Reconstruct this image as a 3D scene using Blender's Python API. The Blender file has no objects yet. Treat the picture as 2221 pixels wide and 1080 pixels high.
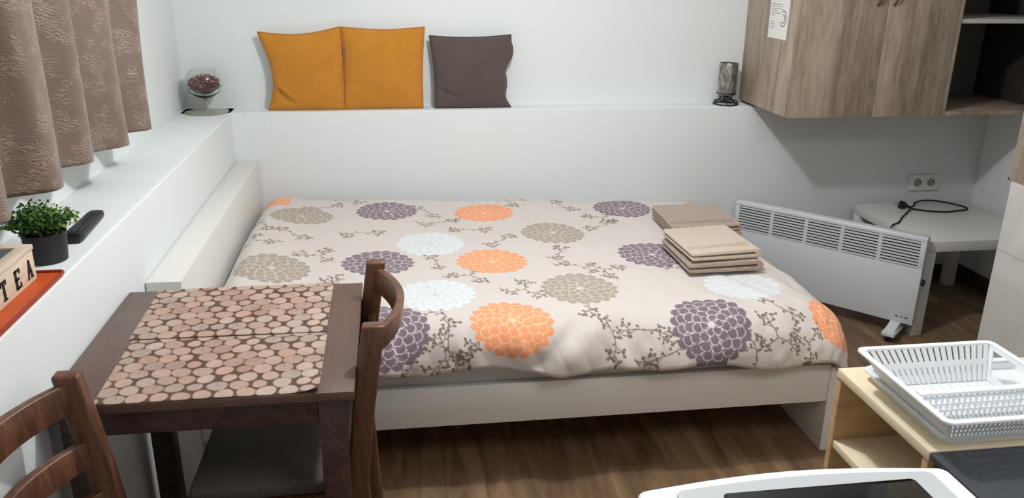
import bpy, bmesh, math, random
import numpy as np
from mathutils import Vector, Matrix
random.seed(7); RNG = np.random.RandomState(11)
SC = bpy.context.scene
COL = SC.collection
PI = math.pi

# ------------------------------------------------------------------ helpers
def lin(c):
    return tuple(((x/255)/12.92 if x/255 <= .04045 else ((x/255+.055)/1.055)**2.4) for x in c)

def tag(o, label=None, cat=None, group=None, kind=None):
    if label: o['label'] = label
    if cat: o['category'] = cat
    if group: o['group'] = group
    if kind: o['kind'] = kind
    return o

def thing(name, label, cat, loc=(0, 0, 0), rz=0, group=None):
    o = bpy.data.objects.new(name, None); COL.objects.link(o)
    o.empty_display_size = .05
    o.location = loc; o.rotation_euler = (0, 0, rz)
    return tag(o, label, cat, group)

def mesh_obj(name, verts, faces, mat, parent=None, smooth=False, uvs=None):
    me = bpy.data.meshes.new(name); me.from_pydata([tuple(v) for v in verts], [], [tuple(f) for f in faces]); me.update()
    o = bpy.data.objects.new(name, me); COL.objects.link(o)
    if mat: me.materials.append(mat)
    if smooth:
        for p in me.polygons: p.use_smooth = True
    if parent: o.parent = parent
    return o

class MB:
    """collects shapes into one mesh"""
    def __init__(s): s.v = []; s.f = []
    def add(s, vs, fs, M=None):
        n = len(s.v)
        s.v += [tuple(M @ Vector(v)) if M else tuple(v) for v in vs]
        s.f += [tuple(i+n for i in f) for f in fs]
        return s
    def box(s, a, b, M=None):
        x0, y0, z0 = a; x1, y1, z1 = b
        vs = [(x0,y0,z0),(x1,y0,z0),(x1,y1,z0),(x0,y1,z0),(x0,y0,z1),(x1,y0,z1),(x1,y1,z1),(x0,y1,z1)]
        return s.add(vs, [(0,3,2,1),(4,5,6,7),(0,1,5,4),(1,2,6,5),(2,3,7,6),(3,0,4,7)], M)
    def prism(s, poly, a, b, axis='z', M=None):
        n = len(poly)
        def P(p, h):
            return {'z': (p[0], p[1], h), 'y': (p[0], h, p[1]), 'x': (h, p[0], p[1])}[axis]
        vs = [P(p, a) for p in poly]+[P(p, b) for p in poly]
        fs = [tuple(range(n))[::-1], tuple(range(n, 2*n))]+[(i, (i+1) % n, n+(i+1) % n, n+i) for i in range(n)]
        return s.add(vs, fs, M)
    def tube(s, pts, r, n=10, closed=False, M=None, ry=None):
        pts = [Vector(p) for p in pts]; m = len(pts)
        vs = []; fs = []
        up = Vector((0, 0, 1)); prev = None
        for i, p in enumerate(pts):
            if closed: t = pts[(i+1) % m]-pts[i-1]
            else: t = pts[min(i+1, m-1)]-pts[max(i-1, 0)]
            t.normalize()
            if prev is None:
                a = t.cross(up if abs(t.z) < .9 else Vector((1, 0, 0))).normalized()
            else:
                a = (prev-t*prev.dot(t)).normalized()
            prev = a; b = t.cross(a)
            rr = r[i] if isinstance(r, (list, tuple)) else r
            for k in range(n):
                an = 2*PI*k/n
                vs.append(p+a*math.cos(an)*rr+b*math.sin(an)*(ry if ry else rr))
        for i in range(m if closed else m-1):
            j = (i+1) % m
            for k in range(n):
                fs.append((i*n+k, i*n+(k+1) % n, j*n+(k+1) % n, j*n+k))
        if not closed: fs += [tuple(range(n))[::-1], tuple(range((m-1)*n, m*n))]
        return s.add(vs, fs, M)
    def lathe(s, prof, n=40, c=(0, 0, 0), closed=False, M=None):
        vs = []; fs = []
        m = len(prof)
        for r, z in prof:
            for k in range(n):
                a = 2*PI*k/n; vs.append((c[0]+r*math.cos(a), c[1]+r*math.sin(a), c[2]+z))
        for i in range(m if closed else m-1):
            j = (i+1) % m
            for k in range(n):
                fs.append((i*n+k, i*n+(k+1) % n, j*n+(k+1) % n, j*n+k))
        if not closed:
            fs += [tuple(range(n))[::-1], tuple(range((m-1)*n, m*n))]
        return s.add(vs, fs, M)
    def build(s, name, mat, parent=None, bevel=0, seg=2, smooth=False, angle=None):
        bm = bmesh.new()
        vs = [bm.verts.new(v) for v in s.v]
        for f in s.f:
            try: bm.faces.new([vs[i] for i in f])
            except ValueError: pass
        bmesh.ops.recalc_face_normals(bm, faces=bm.faces)
        if bevel:
            ed = [e for e in bm.edges if len(e.link_faces) == 2 and e.calc_face_angle(0) > .6]
            bmesh.ops.bevel(bm, geom=ed, offset=bevel, segments=seg, profile=.5, affect='EDGES', clamp_overlap=True)
        me = bpy.data.meshes.new(name); bm.to_mesh(me); bm.free()
        if smooth or bevel:
            for p in me.polygons: p.use_smooth = True
            try: me.set_sharp_from_angle(angle=angle if angle else math.radians(40))
            except Exception: pass
        o = bpy.data.objects.new(name, me); COL.objects.link(o)
        if mat: me.materials.append(mat)
        if parent: o.parent = parent
        return o

def rrect(x0, y0, x1, y1, r, n=6):
    out = []
    for cx, cy, a0 in ((x1-r, y0+r, -90), (x1-r, y1-r, 0), (x0+r, y1-r, 90), (x0+r, y0+r, 180)):
        for k in range(n+1):
            a = math.radians(a0+90*k/n); out.append((cx+r*math.cos(a), cy+r*math.sin(a)))
    return out

# ------------------------------------------------------------------ materials
def mat(name, col, rough=.6, metal=0, spec=.5, noise=0, nscale=20, bump=0, bscale=60, trans=0, coat=0, sheen=0, stretch=None, col2=None, ior=1.45):
    m = bpy.data.materials.new(name); m.use_nodes = True
    nt = m.node_tree; N = nt.nodes; L = nt.links
    b = N['Principled BSDF']
    c = lin(col)+(1,)
    b.inputs['Base Color'].default_value = c
    b.inputs['Roughness'].default_value = rough; b.inputs['Metallic'].default_value = metal
    b.inputs['Specular IOR Level'].default_value = spec; b.inputs['IOR'].default_value = ior
    b.inputs['Transmission Weight'].default_value = trans
    b.inputs['Coat Weight'].default_value = coat; b.inputs['Sheen Weight'].default_value = sheen
    tc = N.new('ShaderNodeTexCoord'); mp = N.new('ShaderNodeMapping'); L.new(tc.outputs['Object'], mp.inputs['Vector'])
    if stretch: mp.inputs['Scale'].default_value = stretch
    if noise or col2:
        nz = N.new('ShaderNodeTexNoise'); nz.inputs['Scale'].default_value = nscale; nz.inputs['Detail'].default_value = 6
        L.new(mp.outputs[0], nz.inputs['Vector'])
        cr = N.new('ShaderNodeValToRGB'); cr.color_ramp.elements[0].position = .3; cr.color_ramp.elements[1].position = .7
        if col2: cr.color_ramp.elements[0].color = lin(col2)+(1,); cr.color_ramp.elements[1].color = c
        else:
            cr.color_ramp.elements[0].color = tuple(x*(1-noise) for x in c[:3])+(1,)
            cr.color_ramp.elements[1].color = tuple(min(1, x*(1+noise)) for x in c[:3])+(1,)
        L.new(nz.outputs['Fac'], cr.inputs['Fac']); L.new(cr.outputs['Color'], b.inputs['Base Color'])
    if bump:
        nb = N.new('ShaderNodeTexNoise'); nb.inputs['Scale'].default_value = bscale; nb.inputs['Detail'].default_value = 4
        L.new(mp.outputs[0], nb.inputs['Vector'])
        bp = N.new('ShaderNodeBump'); bp.inputs['Strength'].default_value = bump; bp.inputs['Distance'].default_value = .01
        L.new(nb.outputs['Fac'], bp.inputs['Height']); L.new(bp.outputs['Normal'], b.inputs['Normal'])
    return m

def attr_mat(name, rough=.85, bump=.15, bscale=400, sheen=.2, coat=0):
    m = bpy.data.materials.new(name); m.use_nodes = True
    nt = m.node_tree; N = nt.nodes; L = nt.links; b = N['Principled BSDF']
    a = N.new('ShaderNodeAttribute'); a.attribute_name = 'print'
    L.new(a.outputs['Color'], b.inputs['Base Color'])
    b.inputs['Roughness'].default_value = rough; b.inputs['Sheen Weight'].default_value = sheen
    b.inputs['Coat Weight'].default_value = coat
    tc = N.new('ShaderNodeTexCoord'); nb = N.new('ShaderNodeTexNoise'); nb.inputs['Scale'].default_value = bscale
    L.new(tc.outputs['Object'], nb.inputs['Vector'])
    bp = N.new('ShaderNodeBump'); bp.inputs['Strength'].default_value = bump; bp.inputs['Distance'].default_value = .002
    L.new(nb.outputs['Fac'], bp.inputs['Height']); L.new(bp.outputs['Normal'], b.inputs['Normal'])
    return m

def wood_mat(name, cols, rough=.5, axis='z', scale=1.0, bump=.1):
    """long grained wood; axis = grain direction"""
    m = bpy.data.materials.new(name); m.use_nodes = True
    nt = m.node_tree; N = nt.nodes; L = nt.links; b = N['Principled BSDF']
    tc = N.new('ShaderNodeTexCoord'); mp = N.new('ShaderNodeMapping'); L.new(tc.outputs['Object'], mp.inputs['Vector'])
    s = {'z': (9, 9, 1.1), 'x': (1.1, 9, 9), 'y': (9, 1.1, 9)}[axis]
    mp.inputs['Scale'].default_value = tuple(q*scale for q in s)
    n1 = N.new('ShaderNodeTexNoise'); n1.inputs['Scale'].default_value = 1.6; n1.inputs['Detail'].default_value = 8
    n1.inputs['Roughness'].default_value = .6; n1.inputs['Distortion'].default_value = .6
    L.new(mp.outputs[0], n1.inputs['Vector'])
    n2 = N.new('ShaderNodeTexNoise'); n2.inputs['Scale'].default_value = 9; n2.inputs['Detail'].default_value = 4
    L.new(mp.outputs[0], n2.inputs['Vector'])
    mx = N.new('ShaderNodeMath'); mx.operation = 'MULTIPLY_ADD'; mx.inputs[1].default_value = .35
    L.new(n2.outputs['Fac'], mx.inputs[0]); 
    ml = N.new('ShaderNodeMath'); ml.operation = 'MULTIPLY'; ml.inputs[1].default_value = .72
    L.new(n1.outputs['Fac'], ml.inputs[0]); L.new(ml.outputs[0], mx.inputs[2])
    cr = N.new('ShaderNodeValToRGB'); e = cr.color_ramp.elements
    e[0].position = .38; e[0].color = lin(cols[0])+(1,); e[1].position = .68; e[1].color = lin(cols[-1])+(1,)
    if len(cols) > 2: k = e.new(.52); k.color = lin(cols[1])+(1,)
    L.new(mx.outputs[0], cr.inputs['Fac']); L.new(cr.outputs['Color'], b.inputs['Base Color'])
    b.inputs['Roughness'].default_value = rough
    bp = N.new('ShaderNodeBump'); bp.inputs['Strength'].default_value = bump; bp.inputs['Distance'].default_value = .002
    L.new(mx.outputs[0], bp.inputs['Height']); L.new(bp.outputs['Normal'], b.inputs['Normal'])
    return m

W_ALB = (229, 234, 233)
m_wall = mat('white_plaster', W_ALB, .85, spec=.25, bump=.12, bscale=35)
m_white = mat('white_lacquer', (222, 221, 216), .35, spec=.5)
m_bedwhite = mat('white_foil', (226, 224, 218), .4, spec=.5)
m_dark = wood_mat('dark_stained_wood', [(50, 33, 29), (68, 46, 40), (84, 58, 49)], .38, 'y', 2.5, .06)
m_darktop = wood_mat('dark_stained_table_top', [(84, 62, 53), (94, 70, 60), (102, 77, 66)], .36, 'y', 2.0, .05)
m_chair = wood_mat('brown_stained_wood', [(68, 44, 33), (96, 62, 45), (120, 80, 56)], .36, 'z', 2.0, .05)
m_seat = mat('taupe_seat_fabric', (92, 84, 78), .9, noise=.1, nscale=120, bump=.3, bscale=300)
m_oak = wood_mat('grey_brown_oak', [(132, 116, 99), (162, 146, 128), (184, 168, 150)], .55, 'z', 1.0, .08)
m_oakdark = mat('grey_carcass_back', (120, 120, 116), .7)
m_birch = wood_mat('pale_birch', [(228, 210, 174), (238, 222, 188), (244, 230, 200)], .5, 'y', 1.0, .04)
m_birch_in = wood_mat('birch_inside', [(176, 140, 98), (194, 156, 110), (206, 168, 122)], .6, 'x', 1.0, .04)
m_plastic = mat('white_plastic', (230, 234, 236), .35, spec=.5)
m_heater = mat('heater_enamel', (214, 219, 221), .35, spec=.5)
m_black = mat('black_plastic', (26, 27, 29), .4)
m_softblack = mat('black_rubber', (18, 18, 18), .7)
m_blackglass = mat('black_glass', (10, 11, 12), .08, spec=.6)
m_slate = mat('dark_grey_enamel', (62, 66, 70), .4)
m_slot = mat('dark_slot', (48, 52, 54), .8)
m_mustard = mat('mustard_cotton', (194, 128, 36), .9, noise=.06, nscale=14, bump=.35, bscale=90, sheen=.3)
m_mustseam = mat('mustard_piping', (190, 122, 30), .9)
m_grey = mat('charcoal_brown_cotton', (88, 76, 72), .95, noise=.06, nscale=14, bump=.35, bscale=90, sheen=.2)
m_greyseam = mat('charcoal_piping', (80, 70, 66), .95)
m_towel1 = mat('taupe_towel', (172, 152, 136), .95, noise=.05, nscale=60, bump=.6, bscale=260, sheen=.4)
m_towel2 = mat('beige_towel', (214, 196, 176), .95, noise=.05, nscale=60, bump=.6, bscale=260, sheen=.4)
m_hem = mat('dark_towel_edge', (104, 86, 74), .95)
m_orange = mat('orange_lacquer', (196, 84, 38), .4, noise=.12, nscale=9)
m_boxwood = mat('whitewashed_wood', (222, 204, 180), .7, noise=.1, nscale=8, stretch=(4, 1, 12), bump=.2, bscale=60)
m_letter = mat('black_letter_paint', (34, 30, 26), .6)
m_glass = mat('clear_glass', (250, 252, 250), .02, trans=1.0, ior=1.45)
m_mintglass = mat('dim_green_glass', (176, 180, 162), .12, trans=.25, ior=1.45)
m_boxglass = mat('smoked_pane', (96, 104, 106), .1, spec=.6)
m_paper = mat('printed_paper', (236, 236, 230), .8)
m_ink = mat('grey_ink', (150, 150, 148), .8)
m_stamp = mat('violet_stamp_ink', (96, 86, 96), .8)
m_handle = mat('brown_handle', (84, 66, 58), .4)
m_silver = mat('patterned_silver', (196, 190, 186), .3, metal=.85, col2=(96, 88, 84), nscale=26, stretch=(3, 3, 1.2))
m_wire = mat('black_wire', (40, 46, 48), .4, metal=.3)
m_skirt = mat('brown_skirting_tile', (74, 64, 56), .5, noise=.15, nscale=10)
m_socket = mat('socket_plastic', (224, 224, 218), .35)
m_green = mat('green_leaf', (62, 104, 40), .6, noise=.4, nscale=30)
m_green2 = mat('pale_green_leaf', (120, 158, 52), .6, noise=.3, nscale=30)
m_stem = mat('plant_stem', (60, 84, 46), .6)
m_soil = mat('potting_soil', (50, 42, 34), .95, bump=.6, bscale=120)
m_pot = mat('black_pot', (40, 43, 46), .55)
m_mattress = mat('mattress_ticking', (226, 224, 220), .9)

# floor: wood-look planks running away from the camera
def floor_mat():
    m = bpy.data.materials.new('wood_look_floor_planks'); m.use_nodes = True
    nt = m.node_tree; N = nt.nodes; L = nt.links; b = N['Principled BSDF']
    tc = N.new('ShaderNodeTexCoord'); mp = N.new('ShaderNodeMapping'); L.new(tc.outputs['Object'], mp.inputs['Vector'])
    mp.inputs['Rotation'].default_value = (0, 0, PI/2); mp.inputs['Location'].default_value = (.35, .06, 0)
    br = N.new('ShaderNodeTexBrick'); L.new(mp.outputs[0], br.inputs['Vector'])
    br.inputs['Scale'].default_value = 1; br.inputs['Brick Width'].default_value = .62; br.inputs['Row Height'].default_value = .205
    br.inputs['Mortar Size'].default_value = .0025; br.offset = .37; br.offset_frequency = 2
    br.inputs['Color1'].default_value = lin((116, 92, 68))+(1,); br.inputs['Color2'].default_value = lin((152, 126, 98))+(1,)
    br.inputs['Mortar'].default_value = lin((130, 114, 94))+(1,); br.inputs['Bias'].default_value = 0
    mp2 = N.new('ShaderNodeMapping'); L.new(tc.outputs['Object'], mp2.inputs['Vector']); mp2.inputs['Scale'].default_value = (14, 1.8, 1)
    nz = N.new('ShaderNodeTexNoise'); nz.inputs['Scale'].default_value = 1.5; nz.inputs['Detail'].default_value = 8; nz.inputs['Distortion'].default_value = .8
    L.new(mp2.outputs[0], nz.inputs['Vector'])
    cr = N.new('ShaderNodeValToRGB'); cr.color_ramp.elements[0].position = .3; cr.color_ramp.elements[0].color = (.42, .38, .34, 1)
    cr.color_ramp.elements[1].position = .72; cr.color_ramp.elements[1].color = (1.15, 1.1, 1.05, 1)
    L.new(nz.outputs['Fac'], cr.inputs['Fac'])
    mx = N.new('ShaderNodeMix'); mx.data_type = 'RGBA'; mx.blend_type = 'MULTIPLY'; mx.inputs['Factor'].default_value = 1
    L.new(br.outputs['Color'], mx.inputs['A']); L.new(cr.outputs['Color'], mx.inputs['B']); L.new(mx.outputs['Result'], b.inputs['Base Color'])
    b.inputs['Roughness'].default_value = .45
    bp = N.new('ShaderNodeBump'); bp.inputs['Strength'].default_value = .3; bp.inputs['Distance'].default_value = .002; bp.invert = True
    L.new(br.outputs['Fac'], bp.inputs['Height']); L.new(bp.outputs['Normal'], b.inputs['Normal'])
    return m
m_floor = floor_mat()

def tile_mat():
    m = bpy.data.materials.new('marbled_wall_tiles'); m.use_nodes = True
    nt = m.node_tree; N = nt.nodes; L = nt.links; b = N['Principled BSDF']
    tc = N.new('ShaderNodeTexCoord'); sp = N.new('ShaderNodeSeparateXYZ'); L.new(tc.outputs['Object'], sp.inputs[0])
    cb = N.new('ShaderNodeCombineXYZ'); L.new(sp.outputs['Y'], cb.inputs['X']); L.new(sp.outputs['Z'], cb.inputs['Y'])
    mp = N.new('ShaderNodeMapping'); L.new(cb.outputs[0], mp.inputs['Vector']); mp.inputs['Location'].default_value = (1.135, .018, 0)
    br = N.new('ShaderNodeTexBrick'); L.new(mp.outputs[0], br.inputs['Vector']); br.inputs['Scale'].default_value = 1
    br.inputs['Brick Width'].default_value = 1.2; br.inputs['Row Height'].default_value = .6; br.inputs['Mortar Size'].default_value = .0022; br.offset = 0
    br.inputs['Color1'].default_value = br.inputs['Color2'].default_value = lin((240, 239, 235))+(1,)
    br.inputs['Mortar'].default_value = lin((205, 203, 198))+(1,)
    nz = N.new('ShaderNodeTexNoise'); nz.inputs['Scale'].default_value = 3; nz.inputs['Detail'].default_value = 7; nz.inputs['Distortion'].default_value = 1.5
    L.new(tc.outputs['Object'], nz.inputs['Vector'])
    cr = N.new('ShaderNodeValToRGB'); cr.color_ramp.elements[0].position = .42; cr.color_ramp.elements[0].color = (.93, .92, .90, 1); cr.color_ramp.elements[1].position = .6
    L.new(nz.outputs['Fac'], cr.inputs['Fac'])
    mx = N.new('ShaderNodeMix'); mx.data_type = 'RGBA'; mx.blend_type = 'MULTIPLY'; mx.inputs['Factor'].default_value = 1
    L.new(br.outputs['Color'], mx.inputs['A']); L.new(cr.outputs['Color'], mx.inputs['B']); L.new(mx.outputs['Result'], b.inputs['Base Color'])
    b.inputs['Roughness'].default_value = .3
    bp = N.new('ShaderNodeBump'); bp.inputs['Strength'].default_value = .3; bp.inputs['Distance'].default_value = .002; bp.invert = True
    L.new(br.outputs['Fac'], bp.inputs['Height']); L.new(bp.outputs['Normal'], b.inputs['Normal'])
    return m
m_tile = tile_mat()

# ------------------------------------------------------------------ camera
CAM = dict(x=.7145, y=-3.774, z=1.5872, yaw=.1452, pitch=.3376, roll=.0117, f=1780.15)
def make_camera():
    cy, sy = math.cos(CAM['yaw']), math.sin(CAM['yaw']); cp, sp = math.cos(CAM['pitch']), math.sin(CAM['pitch'])
    fwd = Vector((sy*cp, cy*cp, -sp)); r0 = Vector((cy, -sy, 0)); u0 = r0.cross(fwd)
    c, s = math.cos(CAM['roll']), math.sin(CAM['roll'])
    r = r0*c+u0*s; u = u0*c-r0*s
    cd = bpy.data.cameras.new('camera'); cd.sensor_width = 36; cd.sensor_fit = 'HORIZONTAL'; cd.lens = CAM['f']/2221*36
    cd.clip_start = .05; cd.clip_end = 50
    o = bpy.data.objects.new('camera', cd); COL.objects.link(o)
    M = Matrix(((r.x, u.x, -fwd.x, CAM['x']), (r.y, u.y, -fwd.y, CAM['y']), (r.z, u.z, -fwd.z, CAM['z']), (0, 0, 0, 1)))
    o.matrix_world = M
    SC.camera = o
make_camera()

# ------------------------------------------------------------------ the room
ZS = .936        # height of the ledge and the window sill
LG = .13         # depth of the ledge on the back wall
SW = .225        # depth of the sill on the left
XR = 3.705; ZC = 2.42; YF = -4.9
def struct(name, mb, m, bevel=0, seg=3):
    return tag(mb.build(name, m, bevel=bevel, seg=seg), kind='structure')
struct('floor', MB().box((-.6, YF-.2, -.1), (XR+.3, .5, 0)), m_floor)
struct('ceiling', MB().box((-.6, YF-.2, ZC), (XR+.3, .5, ZC+.1)), m_wall)
b = MB().prism([(0, 0), (.4, 0), (.4, ZC), (LG, ZC), (LG, ZS), (0, ZS)], -.5, XR+.2, 'x')
b.v = [(x, y, z) for (x, y, z) in b.v]
struct('wall_back', b, m_wall, .006)
b = MB().prism([(0, 0), (0, ZS), (-SW, ZS), (-SW, ZC), (-.5, ZC), (-.5, 0)], YF, .4, 'y')
struct('wall_left', b, m_wall, .006)
struct('wall_right', MB().box((XR, -1.2, 0), (XR+.2, .0, ZC)), m_wall)
struct('wall_tiled', MB().box((2.951, YF, 0), (XR+.1, -1.135, ZC)), m_tile, .003, 2)
struct('wall_front', MB().box((-.5, YF-.15, 0), (XR+.1, YF, ZC)), m_wall)
struct('baseboard_back', MB().box((2.17, -.012, 0), (XR, 0, .075)), m_skirt, .002)
struct('baseboard_right', MB().box((XR-.012, -1.135, 0), (XR, -.012, .075)), m_skirt, .002)

# ------------------------------------------------------------------ bed
BX0, BX1, BYF = .10, 2.16, -1.5
bed = thing('bed_frame', 'white bed frame with raised headboard box along the left wall', 'bed', (1.1, -.75, 0))
def lo(mb, base):    # world coordinates -> local of a thing whose base is at base
    bx, by, bz = base; mb.v = [(x-bx, y-by, z-bz) for x, y, z in mb.v]; return mb
BB = (1.1, -.75, 0)
lo(MB().box((.003, -1.5, 0), (.10, -.004, .72)), BB).build('headboard', m_bedwhite, bed, .003)
lo(MB().box((2.13, -1.5, 0), (2.16, -.02, .32)), BB).build('footboard', m_bedwhite, bed, .002)
lo(MB().box((.10, -1.495, .19), (2.13, -1.472, .33)), BB).build('side_rail', m_bedwhite, bed, .002)
lo(MB().box((.10, -.045, .19), (2.13, -.022, .33)), BB).build('side_rail', m_bedwhite, bed, .002)
sl = MB()
for k in range(14):
    x = .2+k*.14; sl.box((x, -1.472, .215), (x+.07, -.045, .235))
lo(sl, BB).build('slats', m_birch, bed)
mt = MB().prism(rrect(.115, -1.465, 2.12, -.03, .06, 5), .237, .455)
tag(mt.build('mattress', m_mattress, bevel=.02, seg=3), 'white mattress lying on the bed frame under the flowered duvet', 'mattress')

# ---- duvet: cloth coordinates (u across, y along) mapped over the mattress edges
DX0, DXF, RX = .125, 2.02, .21
DYF, RY = -1.39, .165
def vnoise(x, y, seed):
    r = np.random.RandomState(seed); G = r.rand(96, 96)
    xi = np.floor(x).astype(int); yi = np.floor(y).astype(int); fx = x-xi; fy = y-yi
    fx = fx*fx*(3-2*fx); fy = fy*fy*(3-2*fy)
    a = G[xi % 96, yi % 96]; b_ = G[(xi+1) % 96, yi % 96]; c = G[xi % 96, (yi+1) % 96]; d = G[(xi+1) % 96, (yi+1) % 96]
    return (a*(1-fx)+b_*fx)*(1-fy)+(c*(1-fx)+d*fx)*fy-.5
def duvet_surface(u, y):
    g_ = np.exp(-((u-1.0)/.22)**2); DYF = -1.39-.085*g_; RY = .165-.085*g_
    z0 = .562-.014*u+.03*np.exp(-((u-.18)/.16)**2)*np.clip(-y*2, 0, 1)
    du = np.maximum(u-DXF, 0); dy = np.maximum(DYF-y, 0)
    d = (du**4+dy**4)**.25; L = np.sqrt(du*du+dy*dy)+1e-9
    nx, ny = du/L, -dy/L
    w = du**2/(du**2+dy**2+1e-12); R = RX*w+RY*(1-w)
    a = np.minimum(d/R, PI/2); ex = np.maximum(d-R*PI/2, 0)
    h = R*np.sin(a); v = R*(1-np.cos(a))+ex
    z0 = z0-.045*np.clip((.07-(u-DX0))/.07, 0, 1)**2
    z0 = z0-.05*np.clip((.06-((-.03-.075*u)-y))/.06, 0, 1)**2
    X = np.minimum(u, DXF)+nx*h; Y = np.maximum(y, DYF)+ny*h; Z = z0-v
    NX, NY, NZ = nx*np.sin(a), ny*np.sin(a), np.cos(a)
    # soft folds
    n = .011*vnoise(u*3.1+5, y*3.3+50, 1)+.007*vnoise(u*9+20, y*7+60, 2)+.0035*vnoise(u*24+40, y*18+80, 3)
    side = np.clip(d/.12, 0, 1)
    n = n+side*(.030*vnoise(u*6.5+3, y*2.5+30, 4)+.016*vnoise(u*15+3, y*6+30, 5)+.006*vnoise(u*34, y*22+60, 8))
    # diagonal tuck in the middle of the front edge
    t = (u-1.21)-(y+1.55)*.9
    n = n-side*.010*np.exp(-(t/.035)**2)+side*.009*np.exp(-((t-.07)/.05)**2)
    n = n+.006*np.maximum(0, np.sin((u*1.0+y*.55)*38+3*vnoise(u*2, y*2+9, 6)))*np.clip(vnoise(u*1.6+7, y*1.6+21, 7)*3, 0, 1)
    return X+NX*n, Y+NY*n, Z+NZ*n, d

CREAM = np.array(lin((212, 204, 197)))
FC = {'o': ((240, 158, 112), (250, 202, 162)), 'g': ((166, 154, 140), (216, 206, 192)),
      'p': ((122, 106, 116), (222, 212, 210)), 'w': ((222, 226, 227), (206, 208, 206))}
def paint_duvet(U, V, C, st):
    def patch(cx, cy, r):
        du = np.abs(U-cx) < r; dv = np.abs(V-cy) < r
        m = du & dv
        rows = np.where(m.any(1))[0]; cols = np.where(m.any(0))[0]
        if len(rows) == 0 or len(cols) == 0: return None
        return slice(rows[0], rows[-1]+1), slice(cols[0], cols[-1]+1)
    flowers = [('o', .205, -.105), ('g', .317, -.388), ('p', .669, -.319), ('o', 1.088, -.353), ('p', 1.717, -.326), ('o', 2.165, -.24),
               ('w', .838, -.748), ('g', 1.338, -.652), ('g', .277, -1.031), ('p', .638, -.955), ('o', 1.052, -.961), ('p', 1.672, -.929),
               ('w', .83, -1.275), ('g', 1.316, -1.254), ('w', 1.891, -1.265), ('w', 1.93, -.66), ('o', 1.052, -1.49), ('p', .669, -1.491), ('p', 1.69, -1.51),
               ('o', 2.185, -1.475), ('o', 2.165, -.84), ('g', 1.30, -1.83), ('w', .28, -1.5)]
    rnd = random.Random(3)
    BR = np.array(lin((128, 110, 98)))
    def dot(x, y, r, col):
        s = patch(x, y, r+.004)
        if not s: return
        D = np.hypot(U[s]-x, V[s]-y); C[s][D < r] = col
    def seg(x0, y0, x1, y1, w):
        L = math.hypot(x1-x0, y1-y0)
        s = patch((x0+x1)/2, (y0+y1)/2, L/2+.006)
        if not s: return
        px = U[s]-x0; py = V[s]-y0
        t = np.clip((px*(x1-x0)+py*(y1-y0))/(L*L+1e-9), 0, 1)
        D = np.hypot(px-t*(x1-x0), py-t*(y1-y0)); C[s][D < w] = BR
    def sprig(x, y, a, L, depth=0):
        n = max(3, int(L/.014)); cx, cy = x, y; bend = rnd.uniform(-.14, .14)
        for k in range(n):
            nx_, ny_ = cx+math.cos(a)*L/n, cy+math.sin(a)*L/n
            seg(cx, cy, nx_, ny_, .0015 if depth else .0019)
            cx, cy = nx_, ny_; a += bend+rnd.uniform(-.12, .12)
            sd = 1 if k % 2 else -1
            if depth < 1 and k >= 1 and k < n-1:
                sprig(cx, cy, a+sd*rnd.uniform(.6, 1.0), L*rnd.uniform(.3, .48), depth+1)
            else:
                b_ = a+sd*rnd.uniform(.7, 1.1); q = rnd.uniform(.009, .015)
                ex, ey = cx+math.cos(b_)*q, cy+math.sin(b_)*q
                seg(cx, cy, ex, ey, .0014); dot(ex, ey, rnd.uniform(.0040, .0058), BR)
        dot(cx, cy, .0055, BR)
    sp = [(.393, -.242), (.852, -.33), (.901, -.469), (.317, -.658), (.437, -.849), (.852, -.974), (.192, -.752), (.941, -1.115), (1.102, -.752),
          (1.311, -.901), (1.351, -1.035), (1.467, -1.065), (1.449, -.297), (1.552, -.573), (1.717, -1.08), (.785, -1.418), (.852, -1.528), (.959, -1.559),
          (1.11, -1.25), (1.307, -1.40), (1.369, -1.519), (1.489, -1.524), (1.525, -1.60), (1.949, -1.46), (1.926, -1.56), (2.02, -1.60), (.749, -1.60),
          (.83, -1.61), (1.833, -1.60), (.709, -1.62), (1.60, -.47), (.55, -.60), (.5, -1.15), (1.9, -1.0), (.2, -.56), (1.22, -.22), (.50, -.15), (.98, -.58)]
    for (x, y) in sp:
        n = rnd.choice((2, 2, 3))
        a0 = rnd.uniform(0, 2*PI)
        for k in range(n):
            sprig(x-.02*math.cos(a0), y-.02*math.sin(a0), a0+k*2*PI/n+rnd.uniform(-.3, .3), rnd.uniform(.062, .088))
    rings = [(.1095, .0215, 19), (.087, .0225, 16), (.065, .021, 12), (.043, .0185, 9), (.0225, .0150, 6)]
    for kind, cx, cy in flowers:
        s = patch(cx, cy, .14)
        if not s: continue
        fill, line = (np.array(lin(c)) for c in FC[kind])
        keep = (U[s] > .245).copy() if cx == .205 else None; old = C[s].copy() if cx == .205 else None
        X = U[s]-cx; Y = V[s]-cy; R = np.hypot(X, Y); T = np.arctan2(Y, X)
        sub = C[s]
        for i, (rk, pr, n) in enumerate(rings):
            ph = (i % 2)*PI/n+.3*i
            ti = np.round((T-ph)/(2*PI/n))*(2*PI/n)+ph
            for dlt in (0, 2*PI/n, -2*PI/n):
                px = X-rk*np.cos(ti+dlt); py = Y-rk*np.sin(ti+dlt)
                c_, s_ = np.cos(ti+dlt), np.sin(ti+dlt)
                ra = px*c_+py*s_; ta = -px*s_+py*c_
                D = np.hypot(ra*.85, ta*1.02)
                inn = D < pr-.0022
                if i == 0: sub[inn] = fill
                else:
                    sub[D < pr] = line; sub[inn] = fill
        core = R < .011
        sub[core] = line
        inner = R < .105
        # petal gaps keep the cream of the cloth in a paler mix
        if keep is not None: sub[keep] = old[keep]
        C[s] = sub
    return C

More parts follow.
